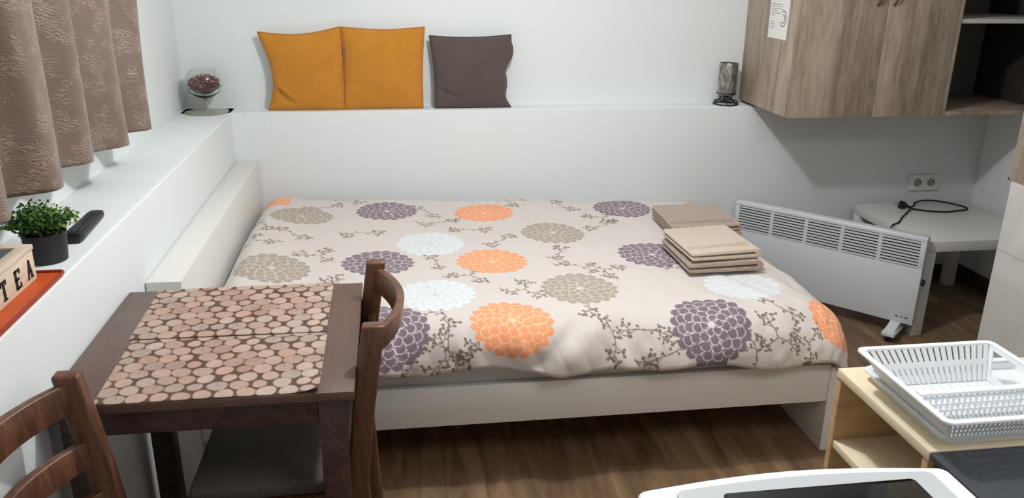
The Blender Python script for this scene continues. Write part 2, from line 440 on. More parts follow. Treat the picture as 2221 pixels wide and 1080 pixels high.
def make_duvet():
    nu, nv = 700, 520
    u = np.linspace(DX0, 2.345, nu); t = np.linspace(0, 1, nv)
    U, T = np.meshgrid(u, t)
    hem = -1.64-.012*np.sin(U*7)-.008*np.sin(U*17+1)
    V = (-.03-.075*U)*(1-T)+hem*T
    X, Y, Z, d = duvet_surface(U, V)
    C = np.empty((nv, nu, 3)); C[:] = CREAM
    # flowers are drawn on the cloth itself
    paint_duvet(U, V, C, None)
    # edge rolls back under itself: extra rows at the front hem and right edge
    ex = []
    for k, (ins, dn) in enumerate(((.004, .012), (.018, .018), (.035, .012), (.045, -.004))):
        ex.append((X[-1], Y[-1]+ins, Z[-1]-dn, C[-1]))
    X = np.vstack([X]+[e[0][None] for e in ex]); Y = np.vstack([Y]+[e[1][None] for e in ex]); Z = np.vstack([Z]+[e[2][None] for e in ex])
    C = np.concatenate([C]+[e[3][None] for e in ex], 0)
    for k, (ins, dn) in enumerate(((.004, .012), (.018, .018), (.026, .012))):
        X = np.hstack([X, (X[:, nu-1]-ins)[:, None]]); Y = np.hstack([Y, (Y[:, nu-1]+ins*.3)[:, None]]); Z = np.hstack([Z, (Z[:, nu-1]-dn)[:, None]])
        C = np.concatenate([C, C[:, nu-1][:, None]], 1)
    R, K = X.shape
    Z = np.maximum(Z, .2)
    co = np.stack([X, Y, Z], -1).reshape(-1, 3)
    idx = np.arange(R*K).reshape(R, K)
    q = np.stack([idx[:-1, :-1], idx[1:, :-1], idx[1:, 1:], idx[:-1, 1:]], -1).reshape(-1, 4)
    return grid_mesh('duvet', co, q, C.reshape(-1, 3), m_duvet)

def grid_mesh(name, co, q, C, m, parent=None):
    me = bpy.data.meshes.new(name)
    me.vertices.add(len(co)); me.vertices.foreach_set('co', co.astype(np.float32).ravel())
    me.loops.add(q.size); me.loops.foreach_set('vertex_index', q.astype(np.int32).ravel())
    me.polygons.add(len(q)); me.polygons.foreach_set('loop_start', np.arange(0, q.size, 4, dtype=np.int32))
    me.update(calc_edges=True)
    me.polygons.foreach_set('use_smooth', np.ones(len(q), bool))
    at = me.color_attributes.new('print', 'FLOAT_COLOR', 'POINT')
    at.data.foreach_set('color', np.hstack([C, np.ones((len(C), 1))]).astype(np.float32).ravel())
    me.materials.append(m); me.update(); me.validate()
    o = bpy.data.objects.new(name, me); COL.objects.link(o)
    if parent: o.parent = parent
    return o
m_duvet = attr_mat('flower_print_cotton', .9, .35, 220, .15)
tag(make_duvet(), 'cream duvet printed with orange, purple, grey and white dahlias and twigs, on the bed', 'duvet')

# ------------------------------------------------------------------ folded towels on the bed
def towel(name, label, loc, rz, w, dpt, layers, t, m, group, tilt=0, fan=0.0):
    """layers of cloth folded zig-zag; the folds show at the near long edge"""
    T = thing(name, label, 'towel', loc, rz, group)
    mb = MB(); hem = MB()
    rr = random.Random(name+label)
    n = layers
    for k in range(n):
        z0 = k*t; dx = rr.uniform(-.006, .006); dy = rr.uniform(-.006, .004)
        # a pair of leaves joined by a rounded fold on the right hand side
        prof = []
        hw = w/2
        th = t*.46
        for a in np.linspace(-90, 90, 9):
            prof.append((hw-th+th*math.cos(math.radians(a))*1.3+dx, z0+t/2+th*math.sin(math.radians(a))))
        prof += [(-hw+dx+.004, z0+t*.96), (-hw+dx, z0+t*.8), (-hw+dx, z0+t*.60), (-hw+dx+.012, z0+t*.58), (hw-th*1.2, z0+t*.60), (hw-th*.8, z0+t*.5), (hw-th*1.2, z0+t*.40),
                 (-hw+dx+.012, z0+t*.42), (-hw+dx, z0+t*.40), (-hw+dx, z0+t*.2), (-hw+dx+.004, z0+t*.04)]
        mb.prism(prof, -dpt/2+dy, dpt/2+dy, 'y')
    # woven border stripe across the top
    o = mb.build('folded_cloth', m, T, .0025, 2)
    # soften with gentle sag
    me = o.data
    for v in me.vertices:
        v.co.z += .006*math.sin(v.co.x*11+1)*(v.co.z/(n*t))+fan*(v.co.y/dpt)*(v.co.z/(n*t))
    b2 = MB()
    b2.box((-w/2+.012, -dpt/2+.045, n*t-.002), (w/2-.02, -dpt/2+.052, n*t+.0008)); b2.box((-w/2+.012, -dpt/2+.063, n*t-.002), (w/2-.02, -dpt/2+.067, n*t+.0008))
    s_ = b2.build('border_stripe', m, T)
    for v in s_.data.vertices:
        v.co.z += .006*math.sin(v.co.x*11+1)+fan*(v.co.y/dpt)
    return T
towel('folded_towel', 'taupe towel folded on the duvet, the pile nearer the back wall', (1.937, -.655, .551), -.03, .285, .31, 2, .026, m_towel1, None)
towel('folded_towel', 'taupe towel with dark fold at the bottom of the beige pile', (1.865, -1.015, .544), .02, .275, .30, 1, .038, m_towel1, None)
towel('folded_towel', 'beige towel folded on top of the near pile on the duvet', (1.860, -1.01, .587), .05, .262, .29, 1, .034, m_towel2, None)

# ------------------------------------------------------------------ dining table with two place mats
TX0, TX1, TY1, TY0 = .006, .613, -1.644, -2.251
tb = thing('dining_table', 'square dark brown table against the left wall, covered by two log-slice mats', 'table', ((TX0+TX1)/2, (TY0+TY1)/2, 0))
TB = ((TX0+TX1)/2, (TY0+TY1)/2, 0)
lo(MB().box((TX0, TY0, .730), (TX1, TY1, .75)), TB).build('tabletop', m_darktop, tb, .002)
for (a, c) in ((TX0+.022, TY0+.022), (TX1-.077, TY0+.022), (TX0+.022, TY1-.077), (TX1-.077, TY1-.077)):
    lo(MB().box((a, c, 0), (a+.055, c+.055, .7295)), TB).build('leg', m_dark, tb, .002)
for y in (TY0+.024, TY1-.044):
    lo(MB().box((TX0+.078, y, .668), (TX1-.078, y+.02, .7295)), TB).build('apron', m_dark, tb, .001)
for x in (TX0+.024, TX1-.044):
    lo(MB().box((x, TY0+.078, .668), (x+.02, TY1-.078, .7295)), TB).build('apron', m_dark, tb, .001)

m_mat = attr_mat('log_slice_print', .62, .1, 300, 0)
def place_mat(quad, z, seed, label, curl=0):
    """quad: far-left, far-right, near-right, near-left corners"""
    FL, FR, NR, NL = [np.array(q) for q in quad]
    nu, nv = 380, 260
    s = np.linspace(0, 1, nu); t = np.linspace(0, 1, nv); S, T = np.meshgrid(s, t)
    P = (FL*(1-S)[..., None]+FR*S[..., None])*(1-T)[..., None]+(NL*(1-S)[..., None]+NR*S[..., None])*T[..., None]
    A = S*.44; B = T*.30
    C = np.empty(S.shape+(3,)); C[:] = np.array(lin((88, 62, 50)))
    rnd = random.Random(5)
    pit = .0425; row = 0; y = .004
    fine = vnoise(A*160+9, B*160+4, 20)*.10+vnoise(A*40+9, B*40+4, 21)*.16
    best = np.full(S.shape, 1e9)
    cs = []
    while y < .31:
        x = (row % 2)*pit/2-.004
        while x < .46:
            rr = rnd.choice((.0200, .0208, .0214, .0220, .0192, .0165))
            cs.append((x+rnd.uniform(-.003, .003), y+rnd.uniform(-.0025, .0025), rr, rnd.random(), rnd.random()))
            x += pit*rnd.uniform(.97, 1.03)
        y += pit*.83; row += 1
    redzone = vnoise(A*6+3, B*7+3, 22)
    for (x, y, r, q, q2) in cs:
        i0, i1 = int((x-r-.002)/.44*nu), int((x+r+.002)/.44*nu)+2; j0, j1 = int((y-r-.002)/.30*nv), int((y+r+.002)/.30*nv)+2
        i0, j0 = max(i0, 0), max(j0, 0)
        if i1 <= 0 or j1 <= 0 or i0 >= nu or j0 >= nv: continue
        sl_ = (slice(j0, j1), slice(i0, i1))
        dx = A[sl_]-x; dy = B[sl_]-y; an = np.arctan2(dy, dx)
        D = np.hypot(dx, dy)*(1+.05*np.sin(an*2+q*6)+.03*np.sin(an*3+q2*6))
        base = np.array(lin((190, 170, 155)))*(1-.24*q)
        if q2 > .7: base = base*np.array([1.0, .90, .86])
        f = (1+fine[sl_]+.05*np.sin(D*2600+q*9))[..., None]
        red = np.clip(redzone[sl_]*2, 0, .5)[..., None]
        col = base*f*(1-red*np.array([.0, .20, .24]))
        m_ = D < r
        C[sl_][m_] = col[m_]
        m2 = (D < r) & (D > r-.0017); C[sl_][m2] = np.array(lin((128, 96, 78)))
        # split in the end grain
        a0 = q*6.28; cr_ = np.abs(np.sin(an-a0))*D
        m3 = (cr_ < .0006) & (np.cos(an-a0) > 0) & (D < r*.75)
        if q > .72: C[sl_][m3] = np.array(lin((96, 74, 62)))
    Z = z+.0006*np.sin(S*9)*np.sin(T*5)+curl*np.clip((S-.82)/.18, 0, 1)**2*np.clip((T-.8)/.2, 0, 1)**2
    top = np.concatenate([P, (Z+.0022)[..., None]], -1).reshape(-1, 3)
    idx = np.arange(nu*nv).reshape(nv, nu)
    q = np.stack([idx[:-1, :-1], idx[1:, :-1], idx[1:, 1:], idx[:-1, 1:]], -1).reshape(-1, 4)
    # thin edge skirts and bottom
    ring = np.concatenate([idx[0, :], idx[1:, -1], idx[-1, -2::-1], idx[-2:0:-1, 0]])
    low = top[ring].copy(); low[:, 2] -= .0018
    n0 = len(top); allv = np.vstack([top, low]); m = len(ring)
    rq = np.array([[ring[i], ring[(i+1) % m], n0+(i+1) % m, n0+i] for i in range(m)])
    q = np.vstack([q, rq])
    Cc = np.vstack([C.reshape(-1, 3), np.tile(np.array(lin((120, 96, 82))), (m, 1))])
    return tag(grid_mesh('placemat', allv, q, Cc, m_mat), label, 'placemat', None)
place_mat([(.098, -2.262+.31), (.540, -1.952), (.541, -2.248), (.104, -2.249)], .7504, 5, 'log-slice print placemat on the table edge nearest the camera', .010)
place_mat([(.084, -1.652), (.536, -1.648), (.538, -1.962), (.092, -1.955)], .7534, 9, 'log-slice print placemat on the table side nearer the bed')

# ------------------------------------------------------------------ chairs (front of the chair is +x in its own frame)
def make_chair(label, loc, rz, low_bow=1.0, bow_=.062):
    T = thing('dining_chair', label, 'chair', loc, rz)
    W = .425
    def post(y):
        pts = [(-.022, 0), (-.010, .25), (0, .45), (-.022, .65), (-.052, .85)]
        vs = []; fs = []; hx, hy = .0245, .0165
        for i, (x, z) in enumerate(pts):
            vs += [(x-hx, y-hy, z), (x+hx, y-hy, z), (x+hx, y+hy, z), (x-hx, y+hy, z)]
        n = len(pts)
        for i in range(n-1):
            for k in range(4): fs.append((i*4+k, i*4+(k+1) % 4, i*4+4+(k+1) % 4, i*4+4+k))
        fs += [(0, 3, 2, 1), (n*4-4, n*4-3, n*4-2, n*4-1)]
        return MB().add(vs, fs)
    ys = (-(W/2-.0145), W/2-.0145)
    for y in ys: post(y).build('back_post', m_chair, T, .006, 3)
    def px(z): return -.022*(z-.45)/.2 if z < .65 else -.022-.030*(z-.65)/.2
    for (z0, z1) in ((.773, .832), (.655, .708), (.548, .596)):
        mb = MB(); n = 20; vs = []; fs = []
        for i in range(n+1):
            s = i/n; y = ys[0]+(ys[1]-ys[0])*s; bow = -bow_*(1 if z0 > .7 else low_bow)*math.sin(PI*s)**.8 if 0 < s < 1 else 0
            ta = .010
            for (z, dz) in ((z0, 0), (z1, 0)):
                x = px(z)+bow
                vs += [(x-ta, y, z), (x+ta, y, z)]
        for i in range(n):
            a = i*4; c = a+4
            fs += [(a, a+1, c+1, c), (a+2, c+2, c+3, a+3), (a, c, c+2, a+2), (a+1, a+3, c+3, c+1)]
        fs += [(0, 2, 3, 1), (n*4, n*4+1, n*4+3, n*4+2)]
        mb.add(vs, fs).build('back_rail', m_chair, T, .003, 2)
    for y in (-(W/2-.018), W/2-.018):
        MB().box((.335, y-.016, 0), (.367, y+.016, .43)).build('front_leg', m_chair, T, .003)
    a = MB()
    a.box((.026, -W/2+.006, .385), (.334, -W/2+.026, .43)); a.box((.026, W/2-.026, .385), (.334, W/2-.006, .43))
    a.box((.338, -W/2+.034, .385), (.360, W/2-.034, .43)); a.box((.0, -W/2+.034, .385), (.018, W/2-.03, .43))
    a.build('seat_frame', m_chair, T, .002)
    for y in (-(W/2-.02), W/2-.02):
        MB().box((-.035, y-.008, .2), (.334, y+.008, .225)).build('stretcher', m_chair, T, .002)
    poly = [(.027, -W/2+.012), (.372, -W/2+.004), (.372, W/2-.004), (.027, W/2-.012)]
    s = MB().prism(poly, .431, .47).build('seat', m_seat, T, .012, 3)
    return T
make_chair('brown ladder-back chair pushed under the right side of the table, facing left', (.603, -1.945, 0), PI, .2)
make_chair('brown ladder-back chair in front of the table at the left wall, facing right', (.142, -2.497, 0), 0, 1.0, .078)

# ------------------------------------------------------------------ curtain
def make_curtain():
    # profile of the folds seen from above (x out of the wall, y along it)
    key = [(-.120, -.94), (-.075, -.975), (-.070, -1.03), (-.150, -1.10), (-.085, -1.20), (-.074, -1.29), (-.152, -1.42), (-.100, -1.475), (-.080, -1.55),
           (-.150, -1.65), (-.062, -1.77), (-.055, -1.86), (-.140, -1.93), (-.075, -2.03), (-.07, -2.10), (-.15, -2.2), (-.08, -2.3), (-.08, -2.38), (-.15, -2.48), (-.09, -2.58)]
    P = []
    n = len(key)
    for i in range(n-1):
        p0, p1, p2, p3 = key[max(i-1, 0)], key[i], key[i+1], key[min(i+2, n-1)]
        for k in range(14):
            t = k/14
            f = lambda a, b_, c, d: .5*((2*b_)+(-a+c)*t+(2*a-5*b_+4*c-d)*t*t+(-a+3*b_-3*c+d)*t**3)
            P.append((f(p0[0], p1[0], p2[0], p3[0]), f(p0[1], p1[1], p2[1], p3[1])))
    P.append(key[-1])
    nz = 90; vs = []; fs = []; z0, z1 = 1.075, 2.16
    for j in range(nz+1):
        t = j/nz; z = z0+(z1-z0)*t
        for i, (x, y) in enumerate(P):
            amp = 1-.35*t
            yy = -.93+(y+.93)*(1)+.012*math.sin(z*9+y*5)*(1-t*.5)+.06*t*0
            xx = -.112+(x+.112)*amp+.006*math.sin(y*30+z*7)
            yy += .05*min(t*2.6, 1)*(1 if i < 999 else 0)*max(0, 1-(-.93-y)/.9)
            vs.append((xx, yy, z-.012*math.sin(y*4.0)*(1-t)))
    K = len(P)
    for j in range(nz):
        for i in range(K-1):
            fs.append((j*K+i, j*K+i+1, (j+1)*K+i+1, (j+1)*K+i))
    m = bpy.data.materials.new('rose_taupe_jacquard'); m.use_nodes = True
    nt = m.node_tree; N = nt.nodes; L = nt.links; b_ = N['Principled BSDF']
    tc = N.new('ShaderNodeTexCoord')
    mp = N.new('ShaderNodeMapping'); L.new(tc.outputs['Object'], mp.inputs['Vector']); mp.inputs['Scale'].default_value = (1, 1, 1.4); mp.inputs['Rotation'].default_value = (.5, 0, 0)
    wv = N.new('ShaderNodeTexWave'); wv.bands_direction = 'Z'; wv.inputs['Scale'].default_value = 30; wv.inputs['Distortion'].default_value = 12
    wv.inputs['Detail'].default_value = 2; wv.inputs['Detail Scale'].default_value = 1.6
    L.new(mp.outputs[0], wv.inputs['Vector'])
    nz_ = N.new('ShaderNodeTexNoise'); nz_.inputs['Scale'].default_value = 22; L.new(tc.outputs['Object'], nz_.inputs['Vector'])
    mm = N.new('ShaderNodeMath'); mm.operation = 'MULTIPLY'; L.new(wv.outputs['Fac'], mm.inputs[0])
    cr0 = N.new('ShaderNodeValToRGB'); cr0.color_ramp.elements[0].position = .36; cr0.color_ramp.elements[1].position = .6; L.new(nz_.outputs['Fac'], cr0.inputs['Fac'])
    L.new(cr0.outputs['Color'], mm.inputs[1])
    cr = N.new('ShaderNodeValToRGB'); e = cr.color_ramp.elements
    e[0].position = .35; e[0].color = lin((118, 98, 86))+(1,); e[1].position = .85; e[1].color = lin((152, 131, 114))+(1,)
    L.new(mm.outputs[0], cr.inputs['Fac']); L.new(cr.outputs['Color'], b_.inputs['Base Color'])
    rr = N.new('ShaderNodeMapRange'); rr.inputs['To Min'].default_value = .6; rr.inputs['To Max'].default_value = .38; L.new(mm.outputs[0], rr.inputs['Value']); L.new(rr.outputs[0], b_.inputs['Roughness'])
    b_.inputs['Sheen Weight'].default_value = .3
    bp = N.new('ShaderNodeBump'); bp.inputs['Strength'].default_value = .25; bp.inputs['Distance'].default_value = .004; L.new(mm.outputs[0], bp.inputs['Height']); L.new(bp.outputs['Normal'], b_.inputs['Normal'])
    T = thing('curtain', 'rose-taupe satin curtain with feathery weave hanging in folds over the left window', 'curtain', (0, 0, 0))
    o = mesh_obj('curtain_cloth', vs, fs, m, T, True)
    md = o.modifiers.new('thick', 'SOLIDIFY'); md.thickness = .0025
    MB().tube([(-.13, -.8, 2.175), (-.13, -2.7, 2.175)], .012, 12).build('curtain_rod', m_white, T, smooth=True)
    for y in (-.86, -2.64):
        MB().box((-.226, y-.008, 2.165), (-.125, y+.008, 2.185)).build('rod_bracket', m_white, T)
make_curtain()

# ------------------------------------------------------------------ cushions on the ledge
def cushion(label, grp, outline, ybot, ytop, thick, m, ms, wr):
    """outline: functions giving left/right x at height t and bottom/top z at s"""
    (TL, TR, BR, BL), bow = outline
    n = 44; front = {}; vs = []; fs = []
    def P(s, t):
        x = (BL[0]*(1-s)+BR[0]*s)*(1-t)+(TL[0]*(1-s)+TR[0]*s)*t
        z = (BL[1]*(1-s)+BR[1]*s)*(1-t)+(TL[1]*(1-s)+TR[1]*s)*t
        bl, br, bt, bb = bow
        x += bl(t)*(1-s)**2; x -= br(t)*s**2; z -= bt*math.sin(PI*s)*t*t; z += bb*math.sin(PI*s)*(1-t)**2
        return x, z
    T = thing('throw_cushion', label, 'cushion', (0, 0, 0), 0, grp)
    for side in (-1, 1):
        for j in range(n+1):
            for i in range(n+1):
                s = i/n; t = j/n
                x, z = P(s, t)
                u = 2*s-1; v = 2*t-1
                e = max(0, (1-abs(u)**5)*(1-abs(v)**5))
                pz = thick*(e**.5)*(.55+.45*(1-u*u)*(1-v*v))
                w = 0
                for (cx, cy, dx, dy, L_, a, wd) in wr:
                    q = (s-cx)*dx+(t-cy)*dy; r = -(s-cx)*dy+(t-cy)*dx
                    w += a*math.exp(-(r/wd)**2)*math.exp(-(q/L_)**2)
                yb = ybot+(ytop-ybot)*t
                y = yb+side*(pz+(w*e if side < 0 else 0))
                vs.append((x, y, z))
    K = n+1
    for q in (0, 1):
        o_ = q*K*K
        for j in range(n):
            for i in range(n):
                f = (o_+j*K+i, o_+j*K+i+1, o_+(j+1)*K+i+1, o_+(j+1)*K+i)
                fs.append(f if q == 0 else f[::-1])
    # merge seam
    bm = bmesh.new(); V = [bm.verts.new(v) for v in vs]
    for f in fs: bm.faces.new([V[i] for i in f])
    bmesh.ops.remove_doubles(bm, verts=bm.verts, dist=.0004)
    me = bpy.data.meshes.new('cover'); bm.to_mesh(me); bm.free(); me.materials.append(m)
    for p in me.polygons: p.use_smooth = True
    o = bpy.data.objects.new('cover', me); COL.objects.link(o); o.parent = T
    pts = []
    N_ = 40
    for k in range(N_): pts.append(P(k/N_, 0)+(0,))
    for k in range(N_): pts.append(P(1, k/N_)+(k/N_,))
    for k in range(N_): pts.append(P(1-k/N_, 1)+(1,))
    for k in range(N_): pts.append(P(0, 1-k/N_)+(1-k/N_,))
    MB().tube([(x, ybot+(ytop-ybot)*t, z) for x, z, t in pts], .0028, 6, True).build('seam_piping', ms, T, smooth=True)
    return T
z0 = ZS+.003
cushion('mustard cushion at the left of the pair, its lower left corner tucked in', None,
        (((.131, 1.279), (.489, 1.301), (.489, z0), (.158, z0)), (lambda t: .045*math.sin(PI*min(1, t*1.02))*(1-.3*t), lambda t: -.004*math.sin(PI*t), .022, .002)),
        .045, .085, .036, m_mustard, m_mustseam, [(.12, .30, .8, -.6, .22, .018, .025), (.2, .16, .85, -.5, .2, -.016, .035), (.08, .2, .9, -.2, .15, .008, .025)])
cushion('squarer mustard cushion standing between the other mustard one and the charcoal one', None,
        (((.4935, 1.300), (.866, 1.300), (.850, z0), (.494, z0)), (lambda t: -.002+.016*math.sin(PI*t)*t, lambda t: .006*math.sin(PI*t), .012, .001)),
        .050, .088, .040, m_mustard, m_mustseam, [(.1, .5, .1, 1, .3, .006, .03), (.15, .3, 1, .1, .2, -.004, .03)])
cushion('smaller charcoal-brown cushion at the right end of the three on the ledge', None,
        (((.886, 1.262), (1.262, 1.266), (1.262, z0), (.905, z0)), (lambda t: .010*math.sin(PI*t), lambda t: .030*math.sin(PI*min(1, t*1.5))+.009*math.sin(t*14) if t < .9 else .0, .010, .002)),
        .050, .082, .042, m_grey, m_greyseam, [(.15, .22, .85, -.5, .16, -.018, .025), (.9, .2, .8, .6, .15, .012, .03), (.92, .45, 1, .2, .1, .010, .03)])

# ------------------------------------------------------------------ glass goblet with potpourri
gx, gy = -.108, .028
T = thing('glass_goblet', 'clear footed glass bowl of dried petals in the corner of the ledge', 'glass bowl', (gx, gy, ZS+.0005))
outer = [(.094, 0), (.095, .003), (.060, .008), (.012, .014), (.008, .022), (.007, .052), (.012, .060), (.040, .072), (.068, .092), (.078, .118), (.078, .140), (.068, .168), (.052, .186)]
inner = [(.0505, .186), (.0665, .167), (.0762, .140), (.0762, .119), (.066, .094), (.038, .0745), (.001, .066)]
bowl = [p for p in outer if p[1] >= .06]
MB().lathe([(.0015, .0605)]+bowl+inner, 48).build('bowl', m_glass, T, smooth=True)
MB().lathe([(.0065, .012), (.0085, .022), (.007, .035), (.007, .052), (.011, .0600), (.002, .0604)], 24).build('stem', m_mintglass, T, smooth=True)
MB().lathe([(.093, 0), (.095, .003), (.060, .0075), (.014, .0115), (.002, .0119)], 48).build('foot', m_mintglass, T, smooth=True)
pot = MB(); rr = random.Random(4)
m_petal = mat('dried_red_petals', (150, 42, 62), .7, col2=(70, 26, 34), nscale=60)
cols = [m_petal, mat('dried_brown_leaves', (92, 74, 48), .8), mat('dried_pink_petals', (206, 110, 118), .7)]
petals = bpy.data.meshes.new('potpourri'); vs = []; fs = []; mi = []
for k in range(900):
    while True:
        x, y, z = rr.uniform(-1, 1), rr.uniform(-1, 1), rr.uniform(-1, 1)
        if x*x+y*y+z*z < 1: break
    R_ = .068
    zz = .122+z*.044
    lim = .072 if .112 < zz < .145 else (.072-(.112-zz)*.85 if zz < .13 else .066)
    c = Vector((x*lim, y*lim, zz))
    if Vector((c.x, c.y)).length > .0715: continue
    a = Vector((rr.gauss(0, 1), rr.gauss(0, 1), rr.gauss(0, 1))).normalized(); b2 = a.cross(Vector((rr.gauss(0, 1), rr.gauss(0, 1), .3))).normalized()
    s1, s2 = rr.uniform(.004, .007), rr.uniform(.003, .005); nrm = a.cross(b2)
    n = len(vs); vs += [c+a*s1, c+b2*s2+nrm*.001, c-a*s1, c-b2*s2+nrm*.001, c+nrm*.003]
    fs += [(n, n+1, n+4), (n+1, n+2, n+4), (n+2, n+3, n+4), (n+3, n, n+4)]
    mm_ = rr.choices((0, 1, 2), weights=((.62, .14, .24) if zz > .112 else (.3, .6, .1)))[0]; mi += [mm_]*4
petals.from_pydata([tuple(v) for v in vs], [], fs)
for m in cols: petals.materials.append(m)
petals.polygons.foreach_set('material_index', mi); petals.update()
o = bpy.data.objects.new('potpourri', petals); COL.objects.link(o); o.location = (gx, gy, ZS+.0005)
tag(o, 'red and brown dried petals heaped in the footed glass bowl', 'potpourri', None, 'stuff')

# ------------------------------------------------------------------ candle holder by the cabinet
hx, hy = 2.322, .062
T = thing('candle_holder', 'silver patterned cylinder candle holder on black wire stand, beside the oak wall cabinet', 'candle holder', (hx, hy, ZS))
MB().lathe([(.043, .048), (.044, .049), (.044, .197), (.043, .200), (.041, .198), (.041, .052), (.002, .050)], 36).build('cylinder', m_silver, T, smooth=True)
w = MB()
ring = lambda r, z: [(r*math.cos(a), r*math.sin(a), z) for a in np.linspace(0, 2*PI, 37)[:-1]]
w.tube(ring(.058, .004), .004, 8, True); w.tube(ring(.056, .016), .003, 8, True); w.tube(ring(.045, .056), .003, 8, True)
for k in range(6):
    a = k*PI/3+.2
    w.tube([(.057*math.cos(a), .057*math.sin(a), .004), (.024*math.cos(a+.5), .024*math.sin(a+.5), .034), (.045*math.cos(a+1), .045*math.sin(a+1), .056)], .0024, 6)
w.tube([(0, 0, .032), (0, 0, .05)], .010, 12)
w.build('wire_stand', m_wire, T, smooth=True)

# ------------------------------------------------------------------ things on the sill
# plant
T = thing('potted_plant', 'small bushy green plant in a black pot on the window sill', 'plant', (-.072, -1.898, ZS))
MB().lathe([(.038, 0), (.041, .002), (.046, .064), (.047, .068), (.0435, .068), (.042, .055), (.002, .055)], 40).build('pot', m_pot, T, smooth=True)
MB().lathe([(.0415, .0552), (.030, .058), (.002, .060)], 30).build('soil', m_soil, T, smooth=True)
rr = random.Random(12); st = MB(); lv = []; lf = []; lm = []
tips = []
for k in range(46):
    a = rr.uniform(0, 2*PI); e = rr.uniform(.15, 1.25); L_ = rr.uniform(.050, .078)
    d = Vector((math.cos(a)*math.cos(e), math.sin(a)*math.cos(e), math.sin(e)*.72))
    d.y *= 1.0; d.x *= .95
    p0 = Vector((rr.uniform(-.012, .012), rr.uniform(-.012, .012), .056)); p1 = p0+Vector((0, 0, .02))+d*L_*.5; p2 = p0+Vector((0, 0, .022))+d*L_
    if p2.x < -.10: p2.x = -.10
    st.tube([p0, p1, p2], .0010, 5)
    for j in range(30):
        t = rr.uniform(.35, 1.05); c = p0.lerp(p1, t*2) if t < .5 else p1.lerp(p2, (t-.5)*2)
        c = c+Vector((rr.gauss(0, .009), rr.gauss(0, .009), rr.gauss(0, .007)))
        if c.z < .062: c.z = .062+rr.random()*.01
        c.z = min(c.z, .132)
        a_ = Vector((rr.gauss(0, 1), rr.gauss(0, 1), rr.gauss(0, .7))).normalized(); b_ = a_.cross(Vector((rr.gauss(0, 1), rr.gauss(0, 1), 1))).normalized()
        s1 = rr.uniform(.005, .008); s2 = s1*.55; nn = a_.cross(b_)*.0015
        n = len(lv); lv += [c-a_*s1, c+b_*s2+nn, c+a_*s1, c-b_*s2+nn, c]; lf += [(n, n+1, n+4), (n+1, n+2, n+4), (n+2, n+3, n+4), (n+3, n, n+4)]
        lm += [1 if (c.y > -.005 and c.x > .0 and rr.random() < .6) or rr.random() < .12 else 0]*4
st.build('stems', m_stem, T, smooth=True)
o = mesh_obj('foliage', lv, lf, m_green, T); o.data.materials.append(m_green2); o.data.polygons.foreach_set('material_index', lm)

# remote control lying on the sill
T = thing('remote_control', 'black remote control lying on the sill beyond the potted plant', 'remote control', (-.064, -1.675, ZS), math.radians(3.5))
def lens_prism(mb, w0, w1, L, h):
    secs = []
    for k, t in enumerate(np.linspace(0, 1, 14)):
        y = -L/2+L*t; w = (w0*(1-t)+w1*t)/2; e = 1 if .04 < t < .96 else .8
        hh = h*(1-.25*t)
        sec = [(-w*.8*e, .001), (w*.8*e, .001), (w*e, hh*.5), (w*.86*e, hh*.93), (0, hh), (-w*.86*e, hh*.93), (-w*e, hh*.5)]
        secs.append([(x, y, z) for x, z in sec])
    vs = [p for s_ in secs for p in s_]; m = 7; fs = []
    for i in range(len(secs)-1):
        for k in range(m): fs.append((i*m+k, i*m+(k+1) % m, (i+1)*m+(k+1) % m, (i+1)*m+k))
    fs += [tuple(range(m))[::-1], tuple(range((len(secs)-1)*m, len(secs)*m))]
    return mb.add(vs, fs)
lens_prism(MB(), .048, .042, .225, .026).build('housing', m_black, T, .001, smooth=True)
bt = MB()
for r in range(9):
    for c in (-.012, 0, .012):
        y = -.085+r*.018
        bt.lathe([(.0036, 0), (.0036, .0022), (.002, .003)], 10, (c, y, .0235-.0028*r*.3))
bt.build('buttons', mat('grey_buttons', (92, 96, 98), .5), T, smooth=True)
MB().lathe([(.009, 0), (.009, .0015), (.006, .002)], 20, (0, .085, .0195)).build('button_ring', m_slate, T, smooth=True)

# orange tray with the tea box
T = thing('serving_tray', 'orange-red tray on the window sill, the lettered tea box standing on it', 'tray', (-.095, -2.2, ZS))
MB().prism(rrect(-.090, -.205, .092, .205, .012), 0, .006).build('tray_base', m_orange, T, .001)
rim = MB(); o_ = rrect(-.090, -.205, .092, .205, .012); 
rim.tube([(x, y, .008) for x, y in o_], .0035, 8, True)
rim.build('tray_rim', mat('tray_rim_red', (150, 52, 36), .4), T, smooth=True)
bx = Vector((-.045, -2.03, ZS+.0065))
T = thing('tea_box', 'whitewashed wooden box with letters TEA and glass lid standing on the orange tray', 'tea box', tuple(bx))
Lb, Wb, Hb = .205, .125, .064
MB().box((-Wb, -Lb, 0), (0, 0, Hb)).build('box_body', m_boxwood, T, .002)
lid = MB()
for a, c in (((-Wb-.002, -Lb-.002), (.002, -Lb+.022)), ((-Wb-.002, -.022), (.002, .002)), ((-.024, -Lb+.022), (.002, -.022)), ((-Wb-.002, -Lb+.022), (-Wb+.022, -.022))):
    lid.box((a[0], a[1], Hb+.0005), (c[0], c[1], Hb+.012))
lido = lid.build('lid_frame', m_boxwood, T, .0015)
MB().box((-Wb+.022, -Lb+.022, Hb+.002), (-.024, -.022, Hb+.007)).build('lid_pane', m_boxglass, lido)
